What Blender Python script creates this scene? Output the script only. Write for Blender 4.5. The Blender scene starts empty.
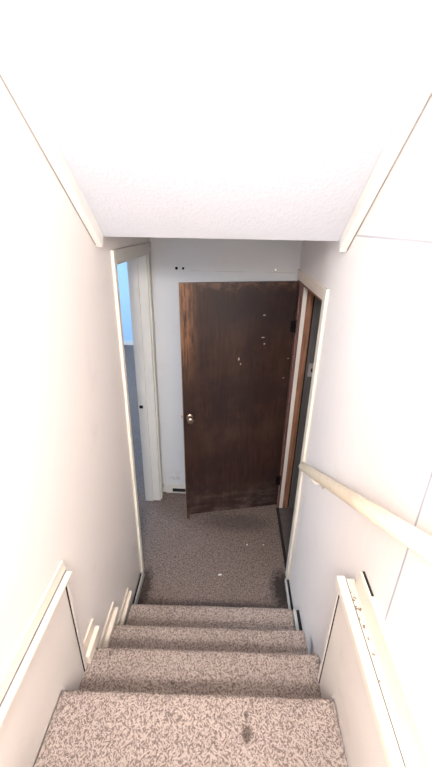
import bpy, bmesh, math, random
from mathutils import Vector, Matrix, noise
random.seed(4)
scn = bpy.context.scene
C = scn.collection
H = 2.40                       # eye above the landing floor
XL, XR = -0.605, 0.49          # faces of the two side walls
YB = 2.77                      # back wall of the landing
ZC, YC, SL = 2.339, 1.725, 0.786  # lower edge and slope of the stair ceiling
ZU, ZF = 3.30, 0.96            # upstairs ceiling and floor
YU = YC - (ZU - ZC) / SL
YR = -2.6                      # rear wall upstairs
TW = 0.14                      # wall thickness

# ------------------------------------------------------------------ materials
class NT:
    def __init__(s, name):
        s.m = bpy.data.materials.new(name); s.m.use_nodes = True
        s.t = s.m.node_tree; s.b = s.t.nodes['Principled BSDF']
    def n(s, kind, **kw):
        nd = s.t.nodes.new(kind)
        for k, v in kw.items(): setattr(nd, k, v)
        return nd
    def put(s, sock, v):
        if isinstance(v, bpy.types.NodeSocket): s.t.links.new(v, sock)
        elif v is not None: sock.default_value = v
    def pos(s): return s.n('ShaderNodeNewGeometry').outputs['Position']
    def obj(s): return s.n('ShaderNodeTexCoord').outputs['Object']
    def sep(s, v):
        nd = s.n('ShaderNodeSeparateXYZ'); s.put(nd.inputs[0], v); return nd.outputs
    def mapping(s, v, scale=(1, 1, 1), rot=(0, 0, 0)):
        nd = s.n('ShaderNodeMapping'); s.put(nd.inputs[0], v)
        nd.inputs['Scale'].default_value = scale; nd.inputs['Rotation'].default_value = rot
        return nd.outputs[0]
    def noise(s, v, scale, detail=4, rough=.55):
        nd = s.n('ShaderNodeTexNoise'); s.put(nd.inputs['Vector'], v)
        nd.inputs['Scale'].default_value = scale; nd.inputs['Detail'].default_value = detail
        nd.inputs['Roughness'].default_value = rough
        return nd.outputs['Fac']
    def voro(s, v, scale, rnd=1, feature='F1'):
        nd = s.n('ShaderNodeTexVoronoi', feature=feature); s.put(nd.inputs['Vector'], v)
        nd.inputs['Scale'].default_value = scale; nd.inputs['Randomness'].default_value = rnd
        return nd.outputs
    def math(s, op, a, b=None, c=None):
        nd = s.n('ShaderNodeMath', operation=op); s.put(nd.inputs[0], a)
        if b is not None: s.put(nd.inputs[1], b)
        if c is not None: s.put(nd.inputs[2], c)
        return nd.outputs[0]
    def range(s, v, a, b, c=0., d=1.):
        nd = s.n('ShaderNodeMapRange', clamp=True, interpolation_type='SMOOTHSTEP'); s.put(nd.inputs[0], v)
        for i, q in enumerate((a, b, c, d)): nd.inputs[i + 1].default_value = q
        return nd.outputs[0]
    def mix(s, f, a, b):
        nd = s.n('ShaderNodeMix', data_type='RGBA'); s.put(nd.inputs[0], f)
        s.put(nd.inputs[6], (*a, 1) if isinstance(a, tuple) else a)
        s.put(nd.inputs[7], (*b, 1) if isinstance(b, tuple) else b)
        return nd.outputs[2]
    def dist(s, v, p, scale=(1, 1, 1)):
        nd = s.n('ShaderNodeVectorMath', operation='SUBTRACT'); s.put(nd.inputs[0], v); nd.inputs[1].default_value = p
        m = s.n('ShaderNodeVectorMath', operation='MULTIPLY'); s.put(m.inputs[0], nd.outputs[0]); m.inputs[1].default_value = scale
        l = s.n('ShaderNodeVectorMath', operation='LENGTH'); s.put(l.inputs[0], m.outputs[0]); return l.outputs['Value']
    def bump(s, h, strength=.3, distance=.01):
        nd = s.n('ShaderNodeBump'); s.put(nd.inputs['Height'], h)
        nd.inputs['Strength'].default_value = strength; nd.inputs['Distance'].default_value = distance
        s.put(s.b.inputs['Normal'], nd.outputs[0])
    def done(s, col, rough=.6, metal=0., spec=.35):
        s.put(s.b.inputs['Base Color'], (*col, 1) if isinstance(col, tuple) else col)
        s.put(s.b.inputs['Roughness'], rough); s.b.inputs['Metallic'].default_value = metal
        s.b.inputs['Specular IOR Level'].default_value = spec
        return s.m

def mat_plain(name, col, rough=.6, metal=0., var=.06, scale=9., spec=.35):
    t = NT(name); f = t.noise(t.pos(), scale)
    c = t.mix(f, tuple(min(1, x * (1 - var)) for x in col), tuple(min(1, x * (1 + var)) for x in col))
    t.bump(t.noise(t.pos(), 60, 3), .08, .004)
    return t.done(c, rough, metal, spec)

def mat_wall(name, col, smudge=(.60, .50, .44), amount=.25, bump=.10):
    t = NT(name); p = t.pos()
    f = t.range(t.noise(p, 3.2, 6, .65), .55, .80, 0, amount)
    c = t.mix(f, col, smudge)
    s = t.range(t.noise(p, 45, 2), .74, .80, 0, .35)
    c = t.mix(s, c, smudge)
    t.bump(t.noise(p, 25, 4), bump, .006)
    return t.done(c, .55, 0, .3)

def mat_wall_right():
    t = NT('paneled_paint'); p = t.pos(); x, y, z = t.sep(p)
    col = (.85, .80, .77)
    f = t.range(t.noise(p, 3.0, 6, .65), .55, .80, 0, .22)
    c = t.mix(f, col, (.62, .52, .48))
    # seams between the wall panels
    v = t.math('ABSOLUTE', t.math('SUBTRACT', y, .722))
    va = t.range(v, .0026, .0052, 1, 0)
    h = t.math('ABSOLUTE', t.math('SUBTRACT', z, 2.366))
    ha = t.math('MULTIPLY', t.range(h, .002, .005, .75, 0), t.range(y, 1.56, 1.52 + .08, 1, 0))
    seam = t.math('MAXIMUM', va, ha)
    g = t.math('ABSOLUTE', t.math('SUBTRACT', t.math('FRACT', t.math('MULTIPLY', y, 9.)), .5))
    ga = t.math('MULTIPLY', t.range(g, .02, .045, .35, 0), t.range(z, 2.30, 2.366, 1, 0))
    c = t.mix(ga, c, (.88, .85, .83))
    c = t.mix(seam, c, (.42, .43, .50))
    hgt = t.math('SUBTRACT', t.math('MULTIPLY', t.noise(p, 25, 4), .3), t.math('ADD', seam, t.math('MULTIPLY', ga, .4)))
    t.bump(hgt, .25, .004)
    return t.done(c, .45, 0, .35)

def mat_wall_back():
    t = NT('grey_wall_paint'); p = t.pos(); x, y, z = t.sep(p)
    c = t.mix(t.range(t.noise(p, 3.2, 6, .65), .55, .80, 0, .25), (.64, .665, .69), (.45, .44, .43))
    l = t.range(t.math('ABSOLUTE', t.math('SUBTRACT', z, 2.079)), .001, .004, .45, 0)
    l = t.math('MULTIPLY', l, t.math('MULTIPLY', t.range(x, -.36, -.30), t.range(t.noise(p, 6, 3), .40, .55)))
    c = t.mix(l, c, (.36, .36, .37))
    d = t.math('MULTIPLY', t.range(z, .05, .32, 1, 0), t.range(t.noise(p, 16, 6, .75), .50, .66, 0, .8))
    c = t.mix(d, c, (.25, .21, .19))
    t.bump(t.noise(p, 25, 4), .1, .006)
    return t.done(c, .55, 0, .3)

def mat_ceiling():
    t = NT('textured_ceiling_paint'); p = t.pos()
    a = t.noise(p, 55, 5, .7); b = t.voro(p, 75)['Distance']
    t.bump(t.math('ADD', a, t.math('MULTIPLY', b, .5)), .32, .007)
    return t.done((.60, .62, .675), .8, 0, .2)

def mat_carpet(name, lo, hi, scale, dist, stains_shade=(), rnd=.68):
    """loop pile: lines of slanted tufts"""
    t = NT(name); p = t.pos()
    wob = t.n('ShaderNodeTexNoise'); t.put(wob.inputs['Vector'], p); wob.inputs['Scale'].default_value = 22; wob.inputs['Detail'].default_value = 2
    wv = t.n('ShaderNodeVectorMath', operation='MULTIPLY_ADD'); t.put(wv.inputs[0], wob.outputs['Color'])
    wv.inputs[1].default_value = (.013, .013, .013); t.put(wv.inputs[2], p)
    pw = wv.outputs[0]
    d1 = t.noise(t.mapping(t.mapping(pw, (1, 1, 1), (0, 0, .65)), (1.0, .42, .8)), scale, 1.5, .6)
    d2 = t.noise(t.mapping(t.mapping(pw, (1, 1, 1), (0, 0, -.65)), (1.0, .42, .8)), scale, 1.5, .6)
    sel = t.range(t.noise(p, scale * .28, 1), .46, .54)
    dash = t.math('ADD', t.math('MULTIPLY', d1, sel), t.math('MULTIPLY', d2, t.math('SUBTRACT', 1, sel)))
    loop = t.range(dash, .36, .60)
    fine = t.noise(p, scale * 2.6, 2, .7)
    big = t.noise(p, 4.5, 5, .6)
    k = t.range(t.math('ADD', t.math('MULTIPLY', loop, .75), t.math('MULTIPLY', fine, .40)), .10, 1.02)
    c = t.mix(k, lo, hi)
    c = t.mix(t.range(big, .5, .75, 0, .12), c, lo)
    for (pt, sc, col, amt) in stains_shade:
        d = t.dist(p, pt, sc)
        d = t.math('ADD', d, t.math('MULTIPLY', t.math('SUBTRACT', t.noise(p, 38, 5, .7), .5), 1.3))
        c = t.mix(t.range(d, .35, 1.05, amt, 0), c, col)
    t.bump(t.math('ADD', loop, t.math('MULTIPLY', fine, .45)), .8, dist)
    return t.done(c, .95, 0, .1)

def mat_door():
    t = NT('dark_stained_wood'); p = t.obj(); x, y, z = t.sep(p)
    grain = t.noise(t.mapping(p, (9, 9, .8)), 5, 6, .65)
    fine = t.noise(t.mapping(p, (60, 60, 2.2)), 3, 4, .7)
    cloud = t.noise(p, 3.1, 5, .6)
    c = t.mix(t.range(grain, .3, .72), (.022, .0105, .0085), (.050, .024, .018))
    c = t.mix(t.range(fine, .5, .8, 0, .35), c, (.065, .032, .023))
    c = t.mix(t.range(cloud, .45, .75, 0, .6), c, (.072, .042, .033))
    c = t.mix(t.range(t.noise(p, 2.2, 6, .7), .46, .62, 0, .6), c, (.016, .010, .010))
    c = t.mix(t.math('MULTIPLY', t.math('MULTIPLY', t.range(x, .10, .22), t.range(z, 1.55, 1.85)), t.range(cloud, .35, .6, .2, .8)), c, (.014, .010, .011))
    # worn finish along the latch edge and the top
    edge = t.math('MULTIPLY', t.range(x, .02, .15, 1, 0), t.range(z, 1.15, 1.75))
    wear = t.math('MULTIPLY', edge, t.range(t.noise(t.mapping(p, (22, 10, 2.4)), 2.2, 5, .7), .36, .62))
    c = t.mix(wear, c, (.25, .115, .052))
    top = t.math('MULTIPLY', t.range(z, 1.95, 2.0), t.range(t.noise(p, 14, 4, .7), .45, .62))
    c = t.mix(t.math('MULTIPLY', top, .4), c, (.17, .085, .05))
    # scuffed foot of the door
    foot = t.math('MULTIPLY', t.range(z, .02, .42, 1, 0), t.range(t.noise(t.mapping(p, (2.4, 1, 5)), 2.6, 6, .7), .42, .72))
    c = t.mix(t.math('MULTIPLY', foot, .75), c, (.17, .13, .115))
    for (dx, dz, sx, sz) in ((.605, 1.80, 95, 190), (.605, 1.635, 60, 220), (.618, 1.585, 150, 120), (.428, 1.475, 150, 65), (.443, 1.435, 210, 100), (.815, 1.46, 110, 260), (.79, 1.30, 130, 240)):
        d = t.dist(p, (dx, 0, dz), (sx, 0, sz))
        d = t.math('ADD', d, t.math('MULTIPLY', t.math('SUBTRACT', t.noise(p, 120, 2), .5), .9))
        c = t.mix(t.range(d, .6, 1.0, .8, 0), c, (.62, .50, .40))
    t.bump(fine, .15, .003)
    return t.done(c, .42, 0, .4)

def mat_wood(name, lo, hi, rough=.5, axis=2):
    t = NT(name); p = t.pos(); sc = [26, 26, 26]; sc[axis] = 1.6
    g = t.noise(t.mapping(p, tuple(sc)), 2.2, 6, .65)
    k = t.range(t.noise(p, 18, 3), .66, .74, 0, .6)
    c = t.mix(t.range(g, .3, .7), lo, hi); c = t.mix(k, c, tuple(v * .4 for v in lo))
    t.bump(g, .12, .003)
    return t.done(c, rough, 0, .35)

def mat_chipped(name, col, chip, spots):
    t = NT(name); p = t.pos(); c = col
    n1 = t.noise(p, 60, 5, .75)
    c = t.mix(t.range(n1, .67, .74, 0, .5), c, (.60, .50, .30))
    for (pt, r, amt) in spots:
        d = t.math('ADD', t.math('MULTIPLY', t.dist(p, pt), 1 / r), t.math('MULTIPLY', t.math('SUBTRACT', t.noise(p, 150, 3, .8), .5), 2.6))
        c = t.mix(t.range(d, .3, .6, amt, 0), c, chip)
    t.bump(n1, .15, .003)
    return t.done(c, .45, 0, .4)

M = {}
M['wall'] = mat_wall('cream_wall_paint', (.85, .80, .76))
M['wall_right'] = mat_wall_right()
M['wall_back'] = mat_wall_back()
M['ceiling'] = mat_ceiling()
M['trim'] = mat_plain('white_gloss_paint', (.84, .82, .775), .35, var=.04)
M['cream'] = mat_plain('cream_gloss_paint', (.80, .755, .65), .4, var=.05)
M['skirting'] = mat_plain('cream_worn_paint', (.80, .71, .60), .45, var=.07, scale=20)
M['jamb'] = mat_wall('aged_white_paint', (.66, .645, .60), (.42, .37, .31), .35)
M['cap'] = mat_chipped('chipped_cream_paint', (.64, .605, .52), (.15, .065, .04),
        (((0.452, 0.893, 1.215), 0.0162, 1.00), ((0.456, 0.862, 1.215), 0.0121, 0.90), ((0.456, 0.834, 1.215), 0.0162, 1.00), ((0.470, 0.831, 1.215), 0.0121, 0.95), ((0.453, 0.796, 1.215), 0.0135, 0.90), ((0.452, 0.813, 1.215), 0.0108, 0.90), ((0.465, 0.772, 1.215), 0.0095, 0.90), ((0.464, 0.871, 1.215), 0.0108, 0.70), ((0.466, 0.735, 1.215), 0.0095, 0.80), ((0.465, 0.690, 1.215), 0.0081, 0.80), ((0.460, 0.620, 1.215), 0.0054, 0.80)))
M['panel'] = mat_wall('off_white_panel_paint', (.74, .69, .645), (.5, .42, .36), .25)
M['trim_line'] = mat_plain('pale_joint_line', (.36, .34, .325), .9, var=.2)
M['line'] = mat_plain('grey_joint_line', (.20, .185, .175), .9, var=.2)
M['gap'] = mat_plain('dark_gap', (.025, .022, .022), .9, var=.2)
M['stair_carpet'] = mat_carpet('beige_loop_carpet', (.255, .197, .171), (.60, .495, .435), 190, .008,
        (((.104, .662, .77), (38, 28, 0), (.075, .052, .043), .75), ((.106, .715, .77), (95, 80, 0), (.07, .05, .04), .7),
         ((-.50, 1.00, .58), (60, 60, 0), (.09, .065, .055), .5), ((-.20, .90, .58), (60, 60, 0), (.13, .095, .08), .5)))
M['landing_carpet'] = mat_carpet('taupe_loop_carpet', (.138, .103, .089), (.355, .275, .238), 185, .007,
        (((.44, 1.80, 0), (9, 5, 0), (.022, .018, .018), .85), ((.12, 2.42, 0), (2.6, 7, 0), (.075, .058, .052), .45), ((-.56, 1.75, 0), (14, 4.5, 0), (.035, .028, .027), .7), ((.12, 1.62, 0), (1.6, 12, 0), (.06, .046, .042), .45)))  # right-corner patch is corner shade painted into carpet; others are plain darker patches
M['bedroom_carpet'] = mat_carpet('bedroom_carpet', (.15, .114, .10), (.37, .29, .255), 185, .008)
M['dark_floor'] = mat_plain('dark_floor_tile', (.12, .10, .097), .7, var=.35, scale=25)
M['door'] = mat_door()
M['door_edge'] = mat_wood('bare_door_edge_wood', (.26, .15, .09), (.45, .30, .20))
M['jamb_wood'] = mat_wood('reddish_jamb_wood', (.16, .070, .040), (.36, .17, .10))
M['red_edge'] = mat_wood('stained_edge_wood', (.10, .045, .037), (.20, .10, .085))
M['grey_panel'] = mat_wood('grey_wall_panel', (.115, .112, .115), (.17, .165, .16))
M['rail'] = mat_wood('cream_painted_rail', (.66, .565, .43), (.74, .65, .51), .4, 1)
M['brass'] = mat_plain('tarnished_brass', (.52, .40, .30), .28, 1., var=.15, scale=60)
M['iron'] = mat_plain('blackened_iron', (.012, .011, .011), .45, .6, var=.3)
M['nickel'] = mat_plain('bright_screw_metal', (.7, .68, .66), .3, 1.)
M['plate'] = mat_plain('ivory_plastic', (.50, .50, .49), .4)
M['white_plastic'] = mat_plain('white_plastic', (.75, .75, .74), .4)
M['blackhole'] = mat_plain('black_plastic', (.010, .010, .010), .5)
M['blue_wall'] = mat_wall('skylit_blue_paint', (.52, .72, .92), (.5, .7, .8), .1)  # blue of the skylight is put into this wall colour
M['lint'] = mat_plain('white_lint', (.85, .84, .80), .9)
M['block_wood'] = mat_wood('brown_block_wood', (.06, .032, .022), (.15, .085, .06))

# ------------------------------------------------------------------ mesh helpers
def bevel(bm, w, seg=2):
    if w: bmesh.ops.bevel(bm, geom=bm.edges[:], offset=w, segments=seg, affect='EDGES', profile=.5, clamp_overlap=True)
def box(x0, x1, y0, y1, z0, z1, w=0., seg=2, bm=None):
    b = bmesh.new(); bmesh.ops.create_cube(b, size=1)
    for v in b.verts:
        v.co = Vector((x0 + (v.co.x + .5) * (x1 - x0), y0 + (v.co.y + .5) * (y1 - y0), z0 + (v.co.z + .5) * (z1 - z0)))
    bevel(b, w, seg)
    return join(bm, b)
def join(bm, b):
    if bm is None: return b
    me = bpy.data.meshes.new('tmp'); b.to_mesh(me); bm.from_mesh(me); b.free(); bpy.data.meshes.remove(me); return bm
def prism(pts, x0, x1, w=0., bm=None, seg=2):
    """outline in (y, z) pushed from x0 to x1"""
    b = bmesh.new()
    vs = [b.verts.new((x0, y, z)) for y, z in pts]; f = b.faces.new(vs)
    r = bmesh.ops.extrude_face_region(b, geom=[f])
    for v in r['geom']:
        if isinstance(v, bmesh.types.BMVert): v.co.x = x1
    bmesh.ops.recalc_face_normals(b, faces=b.faces)
    bevel(b, w, seg)
    return join(bm, b)
def tube(pts, radii, n=20, bm=None, cap=True):
    b = bmesh.new(); rings = []
    P = [Vector(p) for p in pts]
    if isinstance(radii, (int, float)): radii = [radii] * len(P)
    for i, p in enumerate(P):
        d = (P[min(i + 1, len(P) - 1)] - P[max(i - 1, 0)]).normalized()
        a = d.cross(Vector((0, 0, 1)) if abs(d.z) < .95 else Vector((1, 0, 0))).normalized(); c = a.cross(d)
        rings.append([b.verts.new(p + (a * math.cos(2 * math.pi * k / n) + c * math.sin(2 * math.pi * k / n)) * radii[i]) for k in range(n)])
    for r, s in zip(rings, rings[1:]):
        for k in range(n): b.faces.new((r[k], r[(k + 1) % n], s[(k + 1) % n], s[k]))
    if cap: b.faces.new(rings[0][::-1]); b.faces.new(rings[-1])
    bmesh.ops.recalc_face_normals(b, faces=b.faces)
    return join(bm, b)
def obj(name, bm, m, parent=None, smooth=False, origin=None):
    me = bpy.data.meshes.new(name)
    if parent is not None:
        bmesh.ops.transform(bm, matrix=parent.matrix_basis.inverted() if not parent.parent else (parent.parent.matrix_basis @ parent.matrix_basis).inverted(), verts=bm.verts)
    elif origin is not None:
        bmesh.ops.translate(bm, vec=-Vector(origin), verts=bm.verts)
    bm.to_mesh(me); bm.free(); me.materials.append(m)
    for p in me.polygons: p.use_smooth = smooth
    o = bpy.data.objects.new(name, me); C.objects.link(o)
    if parent is not None: o.parent = parent
    elif origin is not None: o.location = origin
    return o
def tag(o, label=None, cat=None, group=None, kind=None):
    for k, v in (('label', label), ('category', cat), ('group', group), ('kind', kind)):
        if v: o[k] = v
    return o
def struct(name, bm, m, label=None, cat=None, smooth=False):
    return tag(obj(name, bm, m, None, smooth), label, cat, None, 'structure')
def thing(name, label, cat, loc, rz=0., group=None, kind=None):
    o = bpy.data.objects.new(name, None); C.objects.link(o); o.empty_display_size = .05
    o.location = loc; o.rotation_euler = (0, 0, rz); o.matrix_basis = Matrix.Translation(loc) @ Matrix.Rotation(rz, 4, 'Z')
    return tag(o, label, cat, group, kind)

# ------------------------------------------------------------------ the shell
def ceil_pts():
    return [(YR, ZU), (YU, ZU), (YC, ZC)]
LO0, LO1, LOZ = 1.90, 2.665, 2.212      # left doorway
RO0, RO1, ROZ = 1.925, 2.645, 2.035     # right doorway
def side_wall(x0, x1, a, b, z):
    bm = prism([(YR, 0), (a, 0), (a, ZC)] + [(YC, ZC), (YU, ZU), (YR, ZU)], x0, x1)
    box(x0, x1, a, b, z, ZC, bm=bm); box(x0, x1, b, YB, 0, ZC, bm=bm)
    return bm
struct('wall_left', side_wall(XL - TW, XL, LO0, LO1, LOZ), M['wall'], 'cream painted wall on the left side of the stairs', 'wall')
struct('wall_right', side_wall(XR, XR + TW, RO0, RO1, ROZ), M['wall_right'], 'cream panelled wall on the right behind the handrail', 'wall')
struct('wall_back', box(XL - TW, XR + TW, YB, YB + .1, 0, ZC + .1), M['wall_back'], 'grey painted wall behind the open brown door', 'wall')
struct('wall_rear', box(XL - TW, XR + TW, YR - .1, YR, 0, ZU + .1), M['wall'])
t_ = .1
struct('ceiling', prism([(YR, ZU), (YU, ZU), (YC, ZC), (YB, ZC), (YB, ZC + t_), (YC + .04, ZC + t_), (YU + .04, ZU + t_), (YR, ZU + t_)], XL - TW, XR + TW), M['ceiling'],
       'white stippled ceiling sloping down over the stairs', 'ceiling')
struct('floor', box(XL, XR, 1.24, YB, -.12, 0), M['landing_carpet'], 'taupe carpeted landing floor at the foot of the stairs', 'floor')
struct('floor', box(XL, XR, YR, .375, ZF - .2, ZF), M['stair_carpet'])

# room through the left doorway, daylight from a window out of sight
BX0, BY0, BY1, BZ = -4.2, .6, 7.3, 2.5
struct('floor', box(BX0, XL - .001, BY0, BY1, -.12, -.001), M['bedroom_carpet'], 'blue-lit carpet floor of the room beyond the left doorway', 'floor')
struct('wall_far', box(BX0 - .1, XL - TW + 1.4, BY1, BY1 + .1, -.12, BZ), M['blue_wall'], 'blue-lit wall at the far end of the room through the left doorway', 'wall')
struct('wall_near', box(BX0 - .1, XL - TW, BY0 - .1, BY0, -.12, BZ), M['blue_wall'])
wb = box(BX0 - .1, BX0, BY0, BY1, -.12, .9)
box(BX0 - .1, BX0, BY0, BY1, 2.1, BZ, bm=wb); box(BX0 - .1, BX0, BY0, 3.2, .9, 2.1, bm=wb); box(BX0 - .1, BX0, 6.4, BY1, .9, 2.1, bm=wb)
struct('wall_window', wb, M['blue_wall'])
struct('wall_partition', box(XL - TW - .001, XL - TW + .1, YB + .1, BY1, -.12, BZ), M['blue_wall'])
struct('ceiling', box(BX0 - .1, XL - TW, BY0 - .1, BY1 + .1, BZ, BZ + .1), M['ceiling'])
struct('baseboard_far', box(BX0, XL - TW, BY1 - .015, BY1, 0, .09, .003), M['trim'])

# dark room through the right doorway
DX1, DY0 = 2.0, .9
struct('floor', box(XR + .001, DX1, DY0, 2.72, -.12, -.001), M['dark_floor'], 'dark floor of the unlit room beyond the right doorway', 'floor')
struct('wall_side', box(.632, DX1, 2.6445, 2.80, 0, 2.4, bm=box(.598, DX1, 2.63, 2.6443, 0, 2.4)), M['grey_panel'], 'dark grey wall of the unlit room behind the right doorway', 'wall')
struct('wall_outer', box(DX1, DX1 + .1, DY0, 2.80, -.12, 2.4), M['grey_panel'])
struct('wall_inner', box(XR + TW, DX1, DY0 - .1, DY0, -.12, 2.4), M['grey_panel'])
struct('ceiling', box(XR + TW, DX1 + .1, DY0 - .1, 2.80, 2.4, 2.5), M['grey_panel'])

# ------------------------------------------------------------------ stair ceiling mouldings
def slope_trim(name, x0, x1, label):
    n = Vector((-SL, -1)).normalized()              # (y,z) pointing away from the ceiling
    d = Vector((1, -SL)).normalized()
    a = Vector((YC, ZC)) - d * (1.55); e = Vector((YC, ZC)) - d * .008
    w = .062
    bm = prism([tuple(a), tuple(e), tuple(e + n * w), tuple(a + n * w)], x0, x1, .004)
    o = struct(name, bm, M['trim'], label, 'trim')
    a2, e2 = a + n * (w + .0003), e - d * .02 + n * (w + .0003)
    wl = x0 if x0 < 0 else x1
    g = prism([tuple(a2), tuple(e2), tuple(e2 + n * .0028), tuple(a2 + n * .0028)], *((wl, wl + .004) if x0 < 0 else (wl - .004, wl)))
    tag(obj('gap_line', g, M['trim_line'], o), 'thin grey gap under the board')
    return o
slope_trim('trim_1', XL + .001, XL + .027, 'white moulding board under the sloping ceiling on the left wall')
slope_trim('trim_2', XR - .030, XR - .001, 'white moulding board under the sloping ceiling on the right wall')

# ------------------------------------------------------------------ left doorway
ct = .016
bm = box(XL, XL + ct, 1.866, 1.905, 0, 2.272, .004)
struct('trim_3', bm, M['cream'], 'cream door casing on the near side of the left doorway', 'door trim')
bm = box(XL, XL + .012, 1.906, YB - .002, LOZ - .004, 2.272, .003)
struct('trim_4', bm, M['jamb'], 'aged white head casing over the left doorway', 'door trim')
bm = box(XL, XL + .012, LO1 + .002, LO1 + .062, 0, LOZ - .005, .003)
struct('trim_5', bm, M['jamb'], 'aged white casing between the left doorway and the back wall', 'door trim')
jb = box(XL - TW, XL, LO1 - .020, LO1 - .001, .001, LOZ, .002)
jl = struct('trim_6', jb, M['jamb'], 'aged white door jamb of the left doorway facing the stairs', 'door jamb')
obj('door_stop', box(XL - TW + .001, XL - .066, LO1 - .032, LO1 - .019, .001, LOZ - .02, .002), M['jamb'], jl)
sp = obj('strike_plate', box(XL - .128, XL - .098, LO1 - .036, LO1 - .0315, .985, 1.012, .001), M['iron'], jl)
tag(sp, 'black strike plate')
struct('trim_7', box(XL - TW, XL, LO0, LO1 - .02, LOZ - .02, LOZ, .002), M['jamb'])
struct('trim_8', box(XL - TW, XL, LO0 + .001, LO0 + .02, .001, LOZ - .02, .002), M['jamb'])

# ------------------------------------------------------------------ right doorway
bm = box(XR - .016, XR, 1.868, 1.932, 0, 2.108, .004)
struct('trim_9', bm, M['cream'], 'cream door casing at the end of the right wall by the handrail', 'door trim')
bm = box(XR - .012, XR, 1.933, YB - .002, ROZ + .004, 2.106, .003)
struct('trim_10', bm, M['skirting'], 'worn cream head casing over the right doorway', 'door trim')
bm = box(XR, XR + .016, RO1 - .024, RO1 + .0, 0, ROZ, .002)
jr = struct('trim_11', bm, M['red_edge'], 'red-brown hinge jamb of the right doorway beside the open door', 'door jamb')
tag(obj('painted_strip', box(XR + .0165, XR + .046, RO1 - .028, RO1, .001, ROZ, .003), M['jamb'], jr), 'white painted strip of the jamb')
tag(obj('bare_wood_board', box(XR + .0465, XR + .093, RO1 - .020, RO1, .001, ROZ, .002), M['jamb_wood'], jr), 'orange-brown bare wood board of the jamb')
tag(obj('shadow_gap', box(XR + .0933, .5975, RO1 - .004, RO1, .001, ROZ), M['gap'], jr), 'dark gap beside the bare board')
struct('trim_15', box(XR - .008, XR, RO1 + .0005, YB - .002, 0, ROZ, .001), M['red_edge'])
struct('trim_12', box(XR, XR + TW, RO0, RO1 - .03, ROZ - .018, ROZ, .002), M['jamb_wood'])
struct('trim_13', box(XR, XR + TW, RO0, RO0 + .018, .001, ROZ - .018, .002), M['jamb_wood'])
bm = box(XR - .012, XR + .012, 1.935, RO1 - .03, .0, .007, .002)
struct('trim_14', bm, M['gap'], 'black threshold strip on the floor of the right doorway', 'threshold')

# ------------------------------------------------------------------ brown door
p0 = Vector((-.336, 2.458)); p1 = Vector((.484, 2.632))
W = (p1 - p0).length; ang = math.atan2(p1.y - p0.y, p1.x - p0.x)
door = thing('door_1', 'dark brown scuffed wooden door standing open on the landing', 'door', (p0.x, p0.y, 0), ang, kind='structure')
door.rotation_euler.y = math.radians(-.5)
def dobj(name, bm, m, smooth=False, parent=None):
    """parts of the door, given in the door's own coordinates"""
    me = bpy.data.meshes.new(name); bm.to_mesh(me); bm.free(); me.materials.append(m)
    for p in me.polygons: p.use_smooth = smooth
    o = bpy.data.objects.new(name, me); C.objects.link(o); o.parent = parent or door
    return o
dobj('door_slab', box(.0025, W, 0, .035, .022, 2.033, .0015), M['door'])
tag(dobj('edge_strip', box(0, .0024, .001, .034, .024, 2.031), M['door_edge']), 'pale worn latch edge of the door')
prof = [(0, .011), (.022, .011), (.028, .017), (.034, .0235), (.044, .0275), (.054, .0265), (.060, .021), (.062, .010)]
kb = dobj('door_knob', tube([(.052, -.006 - a, 1.01) for a, r in prof], [r for a, r in prof], 28), M['brass'], True)
dobj('knob_rose', tube([(.052, 0, 1.01), (.052, -.006, 1.01), (.052, -.007, 1.01)], [.029, .027, .012], 28), M['brass'], True, kb)
tag(kb, 'tarnished brass knob')
lp = tag(dobj('latch_plate', box(-.002, .0005, .006, .029, .98, 1.04, .0005), M['brass']), 'brass latch plate on the edge')
lb = dobj('latch_bolt', box(-.014, -.0015, .011, .024, 1.0, 1.022, .003), M['brass'], False, lp)
for z in (1.71, .30):
    h = tube([(W + .004, -.006, z - .045), (W + .004, -.006, z + .045)], .0075, 14)
    box(W - .030, W + .003, -.0025, -.0002, z - .043, z + .043, .0008, bm=h)
    tube([(W + .004, -.006, z + .045), (W + .004, -.006, z + .053)], [.006, .003], 12, h)
    tag(dobj('hinge', h, M['iron'], False), 'black butt hinge')

# brown stop block under the free corner of the door
bl = tube([(p0.x + .018, p0.y - .012, 0), (p0.x + .018, p0.y - .012, .018), (p0.x + .018, p0.y - .012, .042), (p0.x + .018, p0.y - .012, .05)], [.015, .013, .012, .008], 16)
tag(obj('door_stop', bl, M['block_wood'], None, True, (p0.x + .018, p0.y - .012, 0)), 'small brown stop peg under the free bottom corner of the door', 'door stop')

# ------------------------------------------------------------------ back wall fittings
bb = box(XL + .05, -.28, YB - .022, YB - .012, 0.012, .085, .002)
bw = struct('baseboard_back', box(XL + .03, .45, YB - .012, YB, .0, .092, .003), M['jamb'], 'dirty white baseboard along the back wall beside the door', 'baseboard')
bb.free()
vt = thing('floor_vent', 'low wall vent with a dark slot between left jamb and brown door', 'vent', (-.45, YB - .013, 0))
fr = box(-.555, -.30, YB - .024, YB - .0125, .066, .080, .002); box(-.555, -.30, YB - .024, YB - .0125, .010, .022, .002, bm=fr)
box(-.555, -.505, YB - .024, YB - .0125, .022, .066, .002, bm=fr); box(-.312, -.30, YB - .024, YB - .0125, .022, .066, .002, bm=fr)
obj('frame', fr, M['jamb'], vt)
tag(obj('slot', box(-.506, -.311, YB - .017, YB - .0127, .021, .067), M['blackhole'], vt), 'black slot of the vent')
for i, zz in enumerate((.036, .051)):
    obj('louvre', box(-.506, -.311, YB - .023, YB - .0172, zz, zz + .003), M['gap'], vt)

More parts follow.
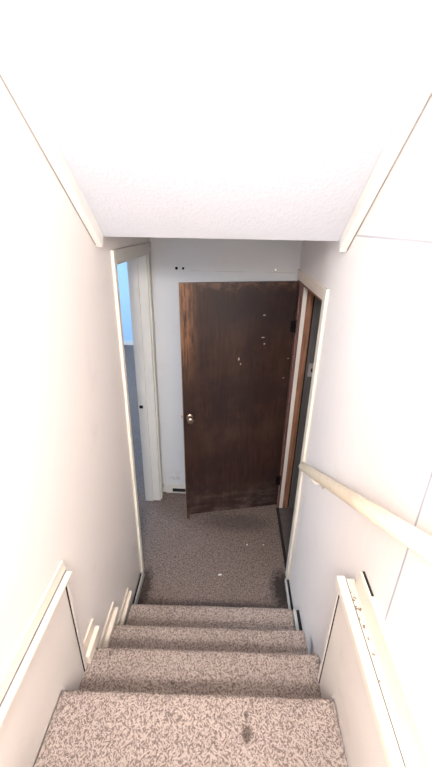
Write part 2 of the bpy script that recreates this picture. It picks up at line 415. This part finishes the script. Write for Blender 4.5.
def screw(x, z, y, r, m, name, label, cat, group=None):
    b = tube([(x, y + .004, z), (x, y - .004, z), (x, y - .006, z)], [r * .8, r, r * .6], 14)
    return tag(obj(name, b, m, None, True, (x, y, z)), label, cat, group)
screw(-.414, 2.094, YB, .011, M['iron'], 'wall_screw', 'left of two black screw heads on grey wall above the door', 'screw')
screw(-.364, 2.094, YB, .009, M['iron'], 'wall_screw', 'right of two black screw heads on grey wall above the door', 'screw')
screw(.318, 2.095, YB, .013, M['nickel'], 'wall_anchor', 'small bright metal anchor in the grey wall above the door near its hinge side', 'screw')

# light switch in the dark room, outlet in the blue room
sw = thing('light_switch', 'grey switch plate on the dark wall through the right doorway', 'light switch', (.633, 2.63, 1.377))
wp = obj('wall_plate', box(.612, .660, 2.6225, 2.63, 1.322, 1.432, .0025), M['plate'], sw)
tag(obj('toggle', box(.630, .643, 2.614, 2.6235, 1.362, 1.392, .003), M['blackhole'], sw), 'black toggle')
ou = thing('wall_outlet', 'pale outlet plate low on the blue-lit wall through the left doorway', 'outlet', (-2.38, BY1, .33))
wp = obj('wall_plate', box(-2.43, -2.345, BY1 - .008, BY1, .25, .40, .003), M['plate'], ou)
for zz in (.285, .345):
    obj('socket', box(-2.408, -2.367, BY1 - .012, BY1 - .0075, zz - .014, zz + .014, .004), M['white_plastic'], ou)

# ------------------------------------------------------------------ staircase
st = thing('staircase', 'beige carpeted staircase descending to the dark landing', 'staircase', (-.06, 1.5, 0))
NOSE = [(1.505, .20, -.570, .448), (1.255, .39, -.586, .458), (1.030, .58, -.603, .466), (.768, .77, -.5935, .4375), (.395, .96, -.5935, .4375)]
def step_mesh(i):
    yn, zt, xa, xb = NOSE[i]
    yback = NOSE[i + 1][0] + .0 if i + 1 < len(NOSE) else yn - .045
    r = .026; zb = NOSE[i - 1][1] if i else 0.0
    prof = [(yback - .02, zt)]
    n0 = 10
    for k in range(1, n0): prof.append((yback - .02 + (yn - r - yback + .02) * k / n0, zt))
    for k in range(0, 10):
        a = math.pi / 2 - math.pi * k / 9 * .98
        prof.append((yn - r + r * math.cos(a), zt - r + r * math.sin(a)))
    prof.append((yn - r - .004, zt - 2 * r - .004))
    for k in range(1, 5): prof.append((yn - r - .006, zt - 2 * r - .004 - (zt - 2 * r - .006 - zb) * k / 4))
    prof.append((yback - .02, zb + .002))
    b = bmesh.new(); nx = 56; re = (.012, .012, .012, .003, .003)[i]; rows = []
    xs = []
    for k in range(7):                      # rounded carpet at both ends of the step
        a = math.pi / 2 * k / 6; xs.append((xa + re - re * math.cos(a), re - re * math.sin(a)))
    mid = [(xa + re + (xb - xa - 2 * re) * k / nx, 0.) for k in range(1, nx)]
    xs = xs + mid + [(xa + xb - x, s) for x, s in reversed(xs)]
    yc = yback - .02
    for x, s in xs:
        row = []
        for (y, z) in prof:
            wob = noise.noise(Vector((x * 9, y * 9, z * 9 + i))) * .0025 + noise.noise(Vector((x * 40, y * 40, z * 40))) * .0015
            if x < xa + .03 or x > xb - .03: wob -= .001
            # shrink towards a core line at the ends
            yy = y - s * .9 if y > yc + .01 else y
            zz = z - s if z > zt - r else z
            if abs(y - (yn - r)) < r + .001 and z > zt - 2 * r: yy += wob
            if z > zt - r: zz += wob
            row.append(b.verts.new((x, yy + .026 * (x + .6), zz)))
        rows.append(row)
    for p, q in zip(rows, rows[1:]):
        for k in range(len(prof)):
            l = (k + 1) % len(prof)
            b.faces.new((p[k], q[k], q[l], p[l]))
    b.faces.new(rows[0]); b.faces.new(rows[-1][::-1])
    bmesh.ops.recalc_face_normals(b, faces=b.faces)
    return b
for i in range(len(NOSE)):
    obj('step', step_mesh(i), M['stair_carpet'], st, True)

# ------------------------------------------------------------------ boxed ledges beside the upper steps
def ledge(side):
    right = side > 0
    if right: xf, xw, zc, y1 = .432, XR, 1.215, .952
    else: xf, xw, zc, y1 = -.588, XL, 1.180, .942
    s = 1 if right else -1
    lab = 'off-white boxed ledge with chipped cream cap under the handrail on the right wall' if right else 'narrow off-white boxed ledge with cream cap low on the left wall'
    r = thing('wall_ledge', lab, 'ledge', (xf, y1, ZF))
    def bx(xa, xb, *a, **k): return box(min(xa, xb), max(xa, xb), *a, **k)
    y0 = YR + .002
    zb = .5815; yn = .7955 if right else .7685
    # body: polygon stepping down over the stairs
    body = prism([(y0, ZF + .002), (.425, ZF + .002), (.425, .78), (yn, .78), (yn, zb + .004), (y1 - .030, zb + .004), (y1 - .030, zc - .012), (y0, zc - .012)], xf + s * .004, xw - s * .001)
    obj('side_panel', body, M['panel'], r)
    gp = bx(xf + s * .0025, xw - s * .001, y1 - .0295, y1 - .022, zb + .004, zc - .02)
    tag(obj('seam', gp, M['gap'], r), 'dark gap behind the end strip')
    obj('end_strip', bx(xf + s * .001, xw - s * .001, y1 - .0215, y1 - .001, zb + .001, zc - .012, .0025), M['panel'], r)
    if right:
        tag(obj('groove', bx(xf + .0207, xf + .0248, y0, y1 - .008, zc - .012, zc - .0008), M['line'], r), 'dirt line along the cap')
        obj('cap', bx(xf + .025, xw - .001, y0, y1 - .006, zc - .012, zc, .0015), M['cap'], r)
        obj('cap_lip', bx(xf - .010, xf + .0205, y0, y1 + .002, zc - .030, zc + .004, .003), M['cream'], r)
        def lean(bm):
            for v in bm.verts: v.co.x = min(v.co.x - .0085 * max(0, v.co.z - zc) / .105 + .0085, xw - .0006)
            return bm
        obj('back_strip', lean(prism([(y0, zc + .0005), (y1 - .03, zc + .0005), (y1 - .062, zc + .108), (y0, zc + .108)], xw - .0195, xw - .0120, .0015)), M['cream'], r)
        obj('spacer', lean(box(xw - .0118, xw + .006, y0, .80, zc + .0005, zc + .1065)), M['cream'], r)
        tag(obj('gap_shade', lean(box(xw - .0118, xw + .006, .8002, y1 - .055, zc + .0005, zc + .100)), M['gap'], r), 'dark filler for the shade between strip and wall')  # near-black box fills the gap in place of its shade
    else:
        obj('cap', bx(xf + .016, xw + .001, y0, y1 + .002, zc - .012, zc, .0025), M['cream'], r)
        obj('back_strip', prism([(y0, zc + .0056), (y1 + .012, zc + .0056), (y1 - .0, zc + .058), (y0, zc + .058)], xw + .001, xw + .009, .0015), M['cream'], r)
        tag(obj('gap_line', bx(xw + .001, xw + .0115, y0, y1, zc + .0003, zc + .0055), M['line'], r), 'dark gap line')
ledge(1); ledge(-1)

# ------------------------------------------------------------------ short skirting boards on the treads, left wall
SK = [('lowest of three short cream skirting pieces on the left wall, on the bottom step', 1.262, 1.560, .205, .258, .228),
      ('middle one of three short cream skirting pieces on the left wall, above the bottom step', 1.036, 1.318, .395, .470, .424),
      ('uppermost of three short cream skirting pieces on the left wall, half hidden behind the boxed ledge', .946, 1.076, .585, .698, .640)]
for lab, y0, y1, zb, zt, zf in SK:
    r = thing('skirting_board', lab, 'skirting board', (XL, (y0 + y1) / 2, zb), group='short skirting pieces beside the steps')
    obj('back_board', prism([(y0, zb), (y1 - .02, zb), (y1, zt - .01), (y1, zt), (y0, zt)], XL + .0005, XL + .010, .0015), M['skirting'], r)
    obj('front_moulding', prism([(y0, zb), (y1 - .03, zb), (y1 + .004, zf - .006), (y1 + .004, zf), (y0, zf)], XL + .0102, XL + .031, .004), M['skirting'], r)

# landing baseboards at the foot of the walls, standing off with a dark gap
def low_board(name, xw, s, ya, yb, label):
    a = box(min(xw + s * .020, xw + s * .030), max(xw + s * .020, xw + s * .030), ya, yb, 0, .060, .003)
    o = struct(name, a, M['plate'], label, 'baseboard')
    g = box(min(xw + s * .0005, xw + s * .0195), max(xw + s * .0005, xw + s * .0195), ya, yb - .004, 0, .030)
    tag(obj('shadow_gap', g, M['gap'], o), 'dark gap behind the board')
    return o
low_board('baseboard_left', XL, 1, 1.50, 1.85, 'grey baseboard with dark gap at the foot of the left wall')
a = box(XR - .030, XR - .018, 1.52, 1.865, 0, .035, .003); box(XR - .039, XR - .020, 1.27, 1.519, 0, .200, .003, bm=a)
br = struct('baseboard_right', a, M['plate'], 'thin pale grey board with dark gap at the foot of the right wall', 'baseboard')
tag(obj('shadow_gap', box(XR - .0175, XR - .0005, 1.52, 1.86, 0, .026, bm=box(XR - .0195, XR - .0005, 1.27, 1.519, 0, .194)), M['gap'], br), 'dark gap behind the board')

# ------------------------------------------------------------------ handrail
A = Vector((.43, 1.680, 1.166)); B = Vector((.43, .15, 2.023))
hr = thing('handrail', 'cream painted round wooden handrail sloping along the right wall', 'handrail', tuple(A))
d = (B - A).normalized(); R = .0245
obj('rail', tube([A + d * a for a in (0, .003, .008)] + [A + d * .3, A + d * .8, B], [R * .80, R * .95, R, R, R, R], 32), M['rail'], hr, True)
for t in (.23, 1.62):
    c = A + d * t; q = c - Vector((0, 0, R))
    b = tube([q + Vector((0, 0, .004)), q + Vector((.003, 0, -.016)), q + Vector((.022, 0, -.038)), q + Vector((.0565, 0, -.046))], .0055, 12)
    sd = b
    tube([(XR - .006, q.y, q.z - .046), (XR - .0005, q.y, q.z - .046)], [.020, .024], 20, sd)
    tag(obj('bracket', sd, M['cream'], hr, True), 'small painted rail bracket')
for t in (.46,):
    c = A + d * t - Vector((0, 0, R))
    tag(obj('screw', tube([c + Vector((0, 0, .003)), c - Vector((0, 0, .012)), c - Vector((0, 0, .014))], [.0035, .0035, .002], 10), M['nickel'], hr, True), 'screw tip under the rail')

# ------------------------------------------------------------------ bits on the landing carpet
def scrap(x, y, r, sx, rot, label):
    b = bmesh.new(); bmesh.ops.create_icosphere(b, subdivisions=2, radius=r)
    for v in b.verts:
        v.co *= 1 + .5 * noise.noise(v.co * 300 + Vector((x * 50, y * 50, 0)))
        v.co.x *= sx; v.co.z = v.co.z * .45 + r * .35
    bmesh.ops.rotate(b, cent=(0, 0, 0), matrix=Matrix.Rotation(rot, 3, 'Z'), verts=b.verts)
    o = tag(obj('lint', b, M['lint'], None, True), label, 'lint', 'white bits on the landing carpet'); o.location = (x, y, .001)
scrap(-.016, 1.889, .008, 1.7, .3, 'largest white bit of lint in the middle of the landing carpet')
scrap(.195, 2.178, .006, 1.3, 1.2, 'white bit of lint on the carpet nearer the brown door')
scrap(.328, 2.186, .004, 1.8, .2, 'tiny white bit of lint on the carpet beside the right doorway threshold')

# ------------------------------------------------------------------ light
def lamp(name, kind, loc, energy, col, **kw):
    l = bpy.data.lights.new(name, kind); l.energy = energy; l.color = col
    for k, v in kw.items(): setattr(l, k, v)
    o = bpy.data.objects.new(name, l); C.objects.link(o); o.location = loc; return o
lamp('ceiling_lamp', 'POINT', (-.06, -1.1, 3.12), 160, (1, .955, .92), shadow_soft_size=.22)
w = lamp('window_daylight', 'AREA', (BX0 - .02, 4.8, 1.5), 240, (.70, .84, 1), shape='RECTANGLE', size=3.1, size_y=1.2)
w.rotation_euler = (0, math.radians(-90), 0)
wd = bpy.data.worlds.new('sky'); scn.world = wd; wd.use_nodes = True
bg = wd.node_tree.nodes['Background']; bg.inputs[0].default_value = (.60, .80, 1, 1); bg.inputs[1].default_value = 1.0

# ------------------------------------------------------------------ camera
cam = bpy.data.cameras.new('camera'); co = bpy.data.objects.new('camera', cam); C.objects.link(co)
f = 361.; cx, cy = 216., 383.5
def ray(x, y): return Vector((x - cx, -(y - cy), f))
Yv = ray(234, 224).normalized(); Zv = -ray(201, 1200); Zv = (Zv - Yv * Zv.dot(Yv)).normalized(); Xv = Vector((1, 0, 0)) - Yv * Yv.x - Zv * Zv.x; Xv.normalize()
right = Vector((Xv.x, Yv.x, Zv.x)); up = Vector((Xv.y, Yv.y, Zv.y)); fwd = Vector((Xv.z, Yv.z, Zv.z))
m3 = Matrix((right, up, -fwd)).transposed()
co.matrix_world = Matrix.Translation((0, 0, H)) @ m3.to_4x4()
cam.sensor_fit = 'VERTICAL'; cam.sensor_height = 36; cam.sensor_width = 36 * 432 / 767; cam.lens = f / 767 * 36; cam.clip_start = .02
scn.camera = co
scn.view_settings.view_transform = 'Standard'; scn.view_settings.look = 'None'; scn.view_settings.gamma = 1
scn.view_settings.use_curve_mapping = False; scn.view_settings.exposure = 0.55
